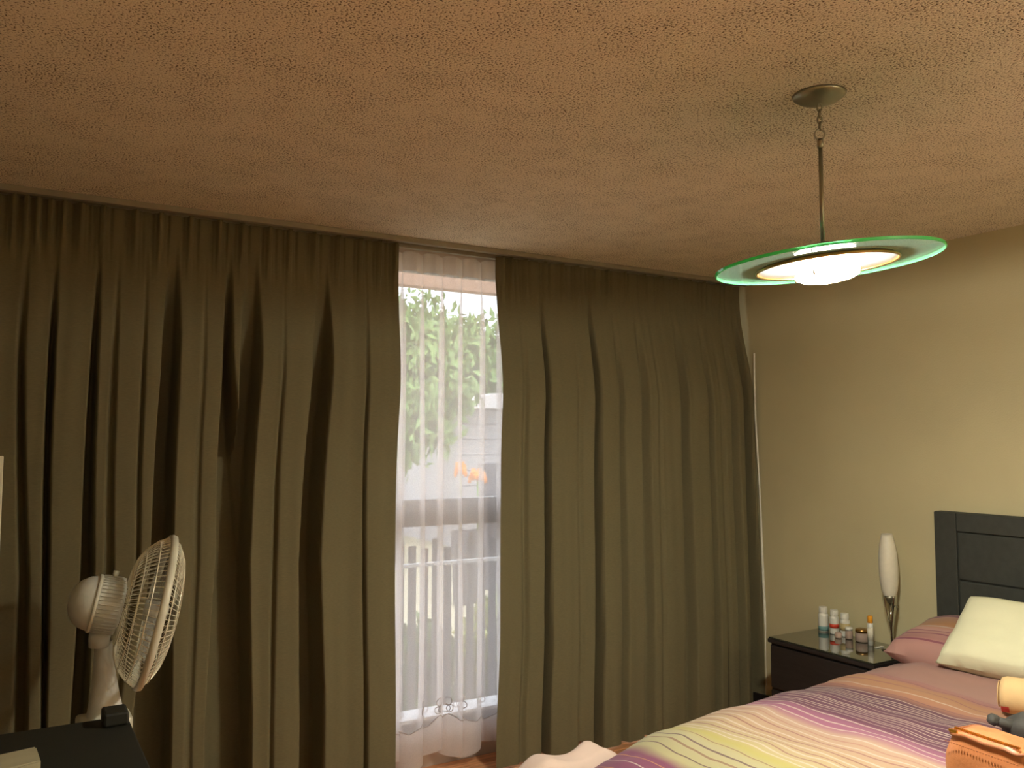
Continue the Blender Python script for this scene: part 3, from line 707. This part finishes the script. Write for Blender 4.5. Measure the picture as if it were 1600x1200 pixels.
# ------------------------------------------------------------------ desk, items on it, mirror
dk = empty('desk', 'black desk with a flat top in the lower left corner', 'desk', (-.3, 2.05, 0))
def db(nm, x0, x1, y0, y1, z0, z1, m=M['desk'], bev=.004): return bbox(nm, x0+.3, x1+.3, y0-2.05, y1-2.05, z0, z1, m, dk, bev)
db('top', -.95, .296, 1.70, 2.452, .69, .72)
db('side_panel', .262, .29, 1.73, 2.44, 0, .689); db('side_panel', -.94, -.912, 1.73, 2.44, 0, .689); db('back_panel', -.911, .261, 2.40, 2.425, .2, .689)
q = bbox('cable_box', -.03, .028, -.04, .035, 0, .034, M['desk'], None, .006); q.location = (.262, 2.405, .7203)
tag(q, 'small black box at the back right corner of the black desk', 'box')
def flat(nm, pts, z, th, m, lab, cat):
    v = [(p[0], p[1], z) for p in pts]+[(p[0], p[1], z+th) for p in pts]
    c = Vector((sum(p[0] for p in pts)/4, sum(p[1] for p in pts)/4, z))
    v = [tuple(Vector(p)-c) for p in v]
    o = mesh(nm, v, [(3, 2, 1, 0), (4, 5, 6, 7), (0, 1, 5, 4), (1, 2, 6, 5), (2, 3, 7, 6), (3, 0, 4, 7)], m); o.location = c
    bm = bmesh.new(); bm.from_mesh(o.data); bmesh.ops.bevel(bm, geom=bm.edges[:], offset=min(.003, th*.3), segments=2, affect='EDGES'); bmesh.ops.recalc_face_normals(bm, faces=bm.faces); bm.to_mesh(o.data); bm.free()
    return tag(o, lab, cat)
flat('carton', [(-.20, 2.02), (.088, 2.115), (.082, 2.215), (-.21, 2.15)], .7203, .03, M['paper'], 'greyish flat carton lying on the black desk', 'box')
flat('notepad', [(-.14, 1.93), (.05, 1.97), (.046, 2.085), (-.14, 2.03)], .7203, .012, M['papr2'], 'pale pad of paper on the desk in front of the carton', 'notepad')
mi = empty('standing_mirror', 'cream-framed upright mirror standing on the desk at the far left edge', 'mirror', (-.236, 2.40, .7203))
for (x0, x1, z0, z1) in ((.219, .2335, 0, .672), (-.2335, -.219, 0, .672), (-.2185, .2185, .6575, .672), (-.2185, .2185, 0, .0145)):
    bbox('frame_bar', x0, x1, -.012, .012, z0, z1, M['white_plastic'], mi, .002)
bbox('mirror_glass', -.2185, .2185, -.003, .003, .0145, .6575, mat('mirror_silver', (200, 204, 200), .03, metal=1), mi, 0)

# ------------------------------------------------------------------ outside
g = bbox('ground', -12, 26, YW+.16, 34, -.35, -.25, M['stone'], bev=0); st(g, 'pale paved ground outside the window')
st(bbox('trim_1', -2, 8, 3.9, 3.96, 2.206, 2.9, M['eave'], bev=.004), 'beige eave board above the window, outside')
# balustrade of pickets under a white top rail
rf = empty('railing', 'grey picket railing with a thin white top rail outside the window', 'railing', (2.2, 4.35, -.25))
def rb(nm, x0, x1, y0, y1, z0, z1, m): return bbox(nm, x0-2.2, x1-2.2, y0-4.35, y1-4.35, z0+.25, z1+.25, m, rf, .002, 1)
rb('top_rail', 0, 4.4, 4.335, 4.365, .735, .755, M['rail']); rb('bottom_rail', 0, 4.4, 4.34, 4.36, -.1, -.07, M['rail'])
rb('kick_board', 0, 4.4, 4.36, 4.39, -.249, -.06, M['picket'])
pk = rb('picket', .05, .095, 4.372, 4.386, -.06, .85, M['picket'])
for i in range(1, 60):
    q = pk.copy(); C.objects.link(q); q.location = (i*.0725, 0, .03*math.sin(i*2.3))
# neighbour's house
hs = empty('house', 'pale grey boarded house with a low gabled roof beyond the garden', 'house', (8.5, 12.5, -.25))
wl = bbox('wall', 6.15-8.5, 4, -.4, 3, 0, 2.4, M['siding'], hs, 0)
b0 = bbox('siding_board', 6.1-8.5, 4.02, -.43, -.40, .0, .235, M['siding'], wl, .004, 1)
b0.rotation_euler = (R(2), 0, 0)
for i in range(1, 10):
    q = b0.copy(); C.objects.link(q); q.location = (0, 0, .245*i)
v = [(-2.75, -.9, 2.16), (4.4, -.9, 2.4), (4.4, 3.4, 2.4), (-2.75, 3.4, 2.16), (-1.95, -.9, 2.42), (-1.95, 3.4, 2.42), (4.4, -.9, 2.62), (4.4, 3.4, 2.62)]
mesh('roof', v, [(0, 4, 5, 3), (4, 6, 7, 5), (0, 1, 6, 4), (3, 5, 7, 2), (0, 3, 2, 1), (1, 2, 7, 6)], M['roof'], hs)
wd = bbox('window', 7.2-8.5, 8.0-8.5, -.46, -.42, 1.0, 1.8, M['rail'], hs, .005); bbox('pane', 7.26-8.5, 7.94-8.5, -.468, -.461, 1.06, 1.74, M['darkwall'], wd, 0)
gw = tag(bbox('garden_wall', -1.8, 1.8, -.1, .1, 0, 1.42, M['darkwall'], None, .01), 'low dark garden wall behind the railing', 'wall'); gw.location = (6.5, 8.6, -.25)
# trees
def tree(loc, h, r, n, seed, label, ls=.10, m='leaf', trunk=.12):
    rd = random.Random(seed); t = empty('tree', label, 'tree', loc)
    gs = [gtube([(0, 0, 0), (.08, 0, h*.3), (-.05, .05, h*.6), (.03, 0, h*.9)], [trunk, trunk*.8, trunk*.55, trunk*.2], 8)]
    tips = []
    for i in range(9):
        a = rd.uniform(0, TAU); z = h*rd.uniform(.4, .85); e = Vector((math.cos(a)*r*.7, math.sin(a)*r*.7, z+h*rd.uniform(0, .2)))
        gs.append(gtube([(0, 0, z*.8), e*.5+Vector((0, 0, z*.42)), e], [trunk*.35, trunk*.2, trunk*.08], 5)); tips.append(e)
    mesh('trunk', *merge(*gs), M['bark'], t, True)
    v = []; f = []
    cl_ = [tips[i % 9]+Vector((rd.gauss(0, r*.3), rd.gauss(0, r*.3), rd.gauss(0, h*.1))) for i in range(34)]
    for i in range(n):
        c = cl_[i % 34]; p = c+Vector((rd.gauss(0, 1), rd.gauss(0, 1), rd.gauss(0, 1)))*r*.17
        q = Euler((rd.uniform(0, TAU), rd.uniform(0, TAU), rd.uniform(0, TAU))).to_matrix(); s = ls*rd.uniform(.6, 1.3); k = len(v)
        for a, b, c_ in ((-1, 0, 0), (0, .45, .12), (1, 0, 0), (0, -.45, .12)): v.append(tuple(p+q @ Vector((a*s, b*s, c_*s))))
        f += [(k, k+1, k+2, k+3)]
    tag(mesh('foliage', v, f, M[m], t), kind='stuff')
tree((10.4, 20.5, -.25), 4.6, 2.4, 11000, 1, 'leafy light green tree behind the house, seen through the sheer', .17)
tree((4.6, 11.0, -.25), 2.9, .85, 9000, 2, 'bushy green tree left of the house, seen through the sheer', .10)
def shrub(loc, h, r, n, seed, label, m):
    rd = random.Random(seed); t = empty('shrub', label, 'shrub', loc); gs = []
    for i in range(7):
        a = rd.uniform(0, TAU); gs.append(gtube([(0, 0, 0), (math.cos(a)*r*.3, math.sin(a)*r*.3, h*.5), (math.cos(a)*r*.6, math.sin(a)*r*.6, h*.9)], [.012, .009, .004], 5))
    mesh('stems', *merge(*gs), M['bark'], t, True); v = []; f = []
    for i in range(n):
        a = rd.uniform(0, TAU); rr = r*math.sqrt(rd.random()); p = Vector((math.cos(a)*rr, math.sin(a)*rr, h*rd.uniform(.08, 1)*(1-.3*(rr/r)**2)))
        q = Euler((rd.uniform(0, TAU), rd.uniform(0, TAU), rd.uniform(0, TAU))).to_matrix(); s = .035*rd.uniform(.6, 1.4); k = len(v)
        for a_, b, c_ in ((-1, 0, 0), (0, .5, .12), (1, 0, 0), (0, -.5, .12)): v.append(tuple(p+q @ Vector((a_*s, b*s, c_*s))))
        f.append((k, k+1, k+2, k+3))
    tag(mesh('foliage', v, f, M[m], t), kind='stuff'); return t
shrub((2.2, 4.85, -.25), .62, .26, 1500, 5, 'low green shrub behind the railing, at the left of the sheer gap', 'leaf')
shrub((2.78, 4.90, -.25), .66, .26, 1500, 6, 'low yellow-green shrub behind the railing, at the right of the sheer gap', 'leaf2')
shrub((3.35, 5.5, -.25), .7, .3, 1500, 7, 'low green shrub farther off behind the railing', 'leaf')
# two orange flowers on stems in pots on the garden wall
for (x, z, r, lab) in ((4.07, 1.1, .07, 'orange flower in a pot, left of the pair seen through the sheer'), (4.27, 1.03, .11, 'larger orange flower in a pot, right of the pair seen through the sheer')):
    t = empty('potted_flower', lab, 'flower', (x, 7.9, -.25), group='orange flowers outside')
    lathe('pot', [(0, .001), (.07, .001), (.09, .5), (.1, .75), (.085, .75), (.08, .7), (0, .7)], M['darkwall'], t, 20)
    tube('stem', [(0, 0, .7), (.01, 0, .9), (0, 0, z+.22)], .01, M['leaf'], t, 6)
    gs = []
    for i in range(14):
        a = TAU*i/14; gs.append(gtube([(0, 0, z+.25), (math.cos(a)*r*.6, math.sin(a)*r*.3, z+.28+.03*(i % 3)), (math.cos(a)*r, math.sin(a)*r*.5, z+.25+.05*math.sin(a*2))], [.02, .03, .008], 6))
    mesh('petals', *merge(*gs), M['flower'], t, True)
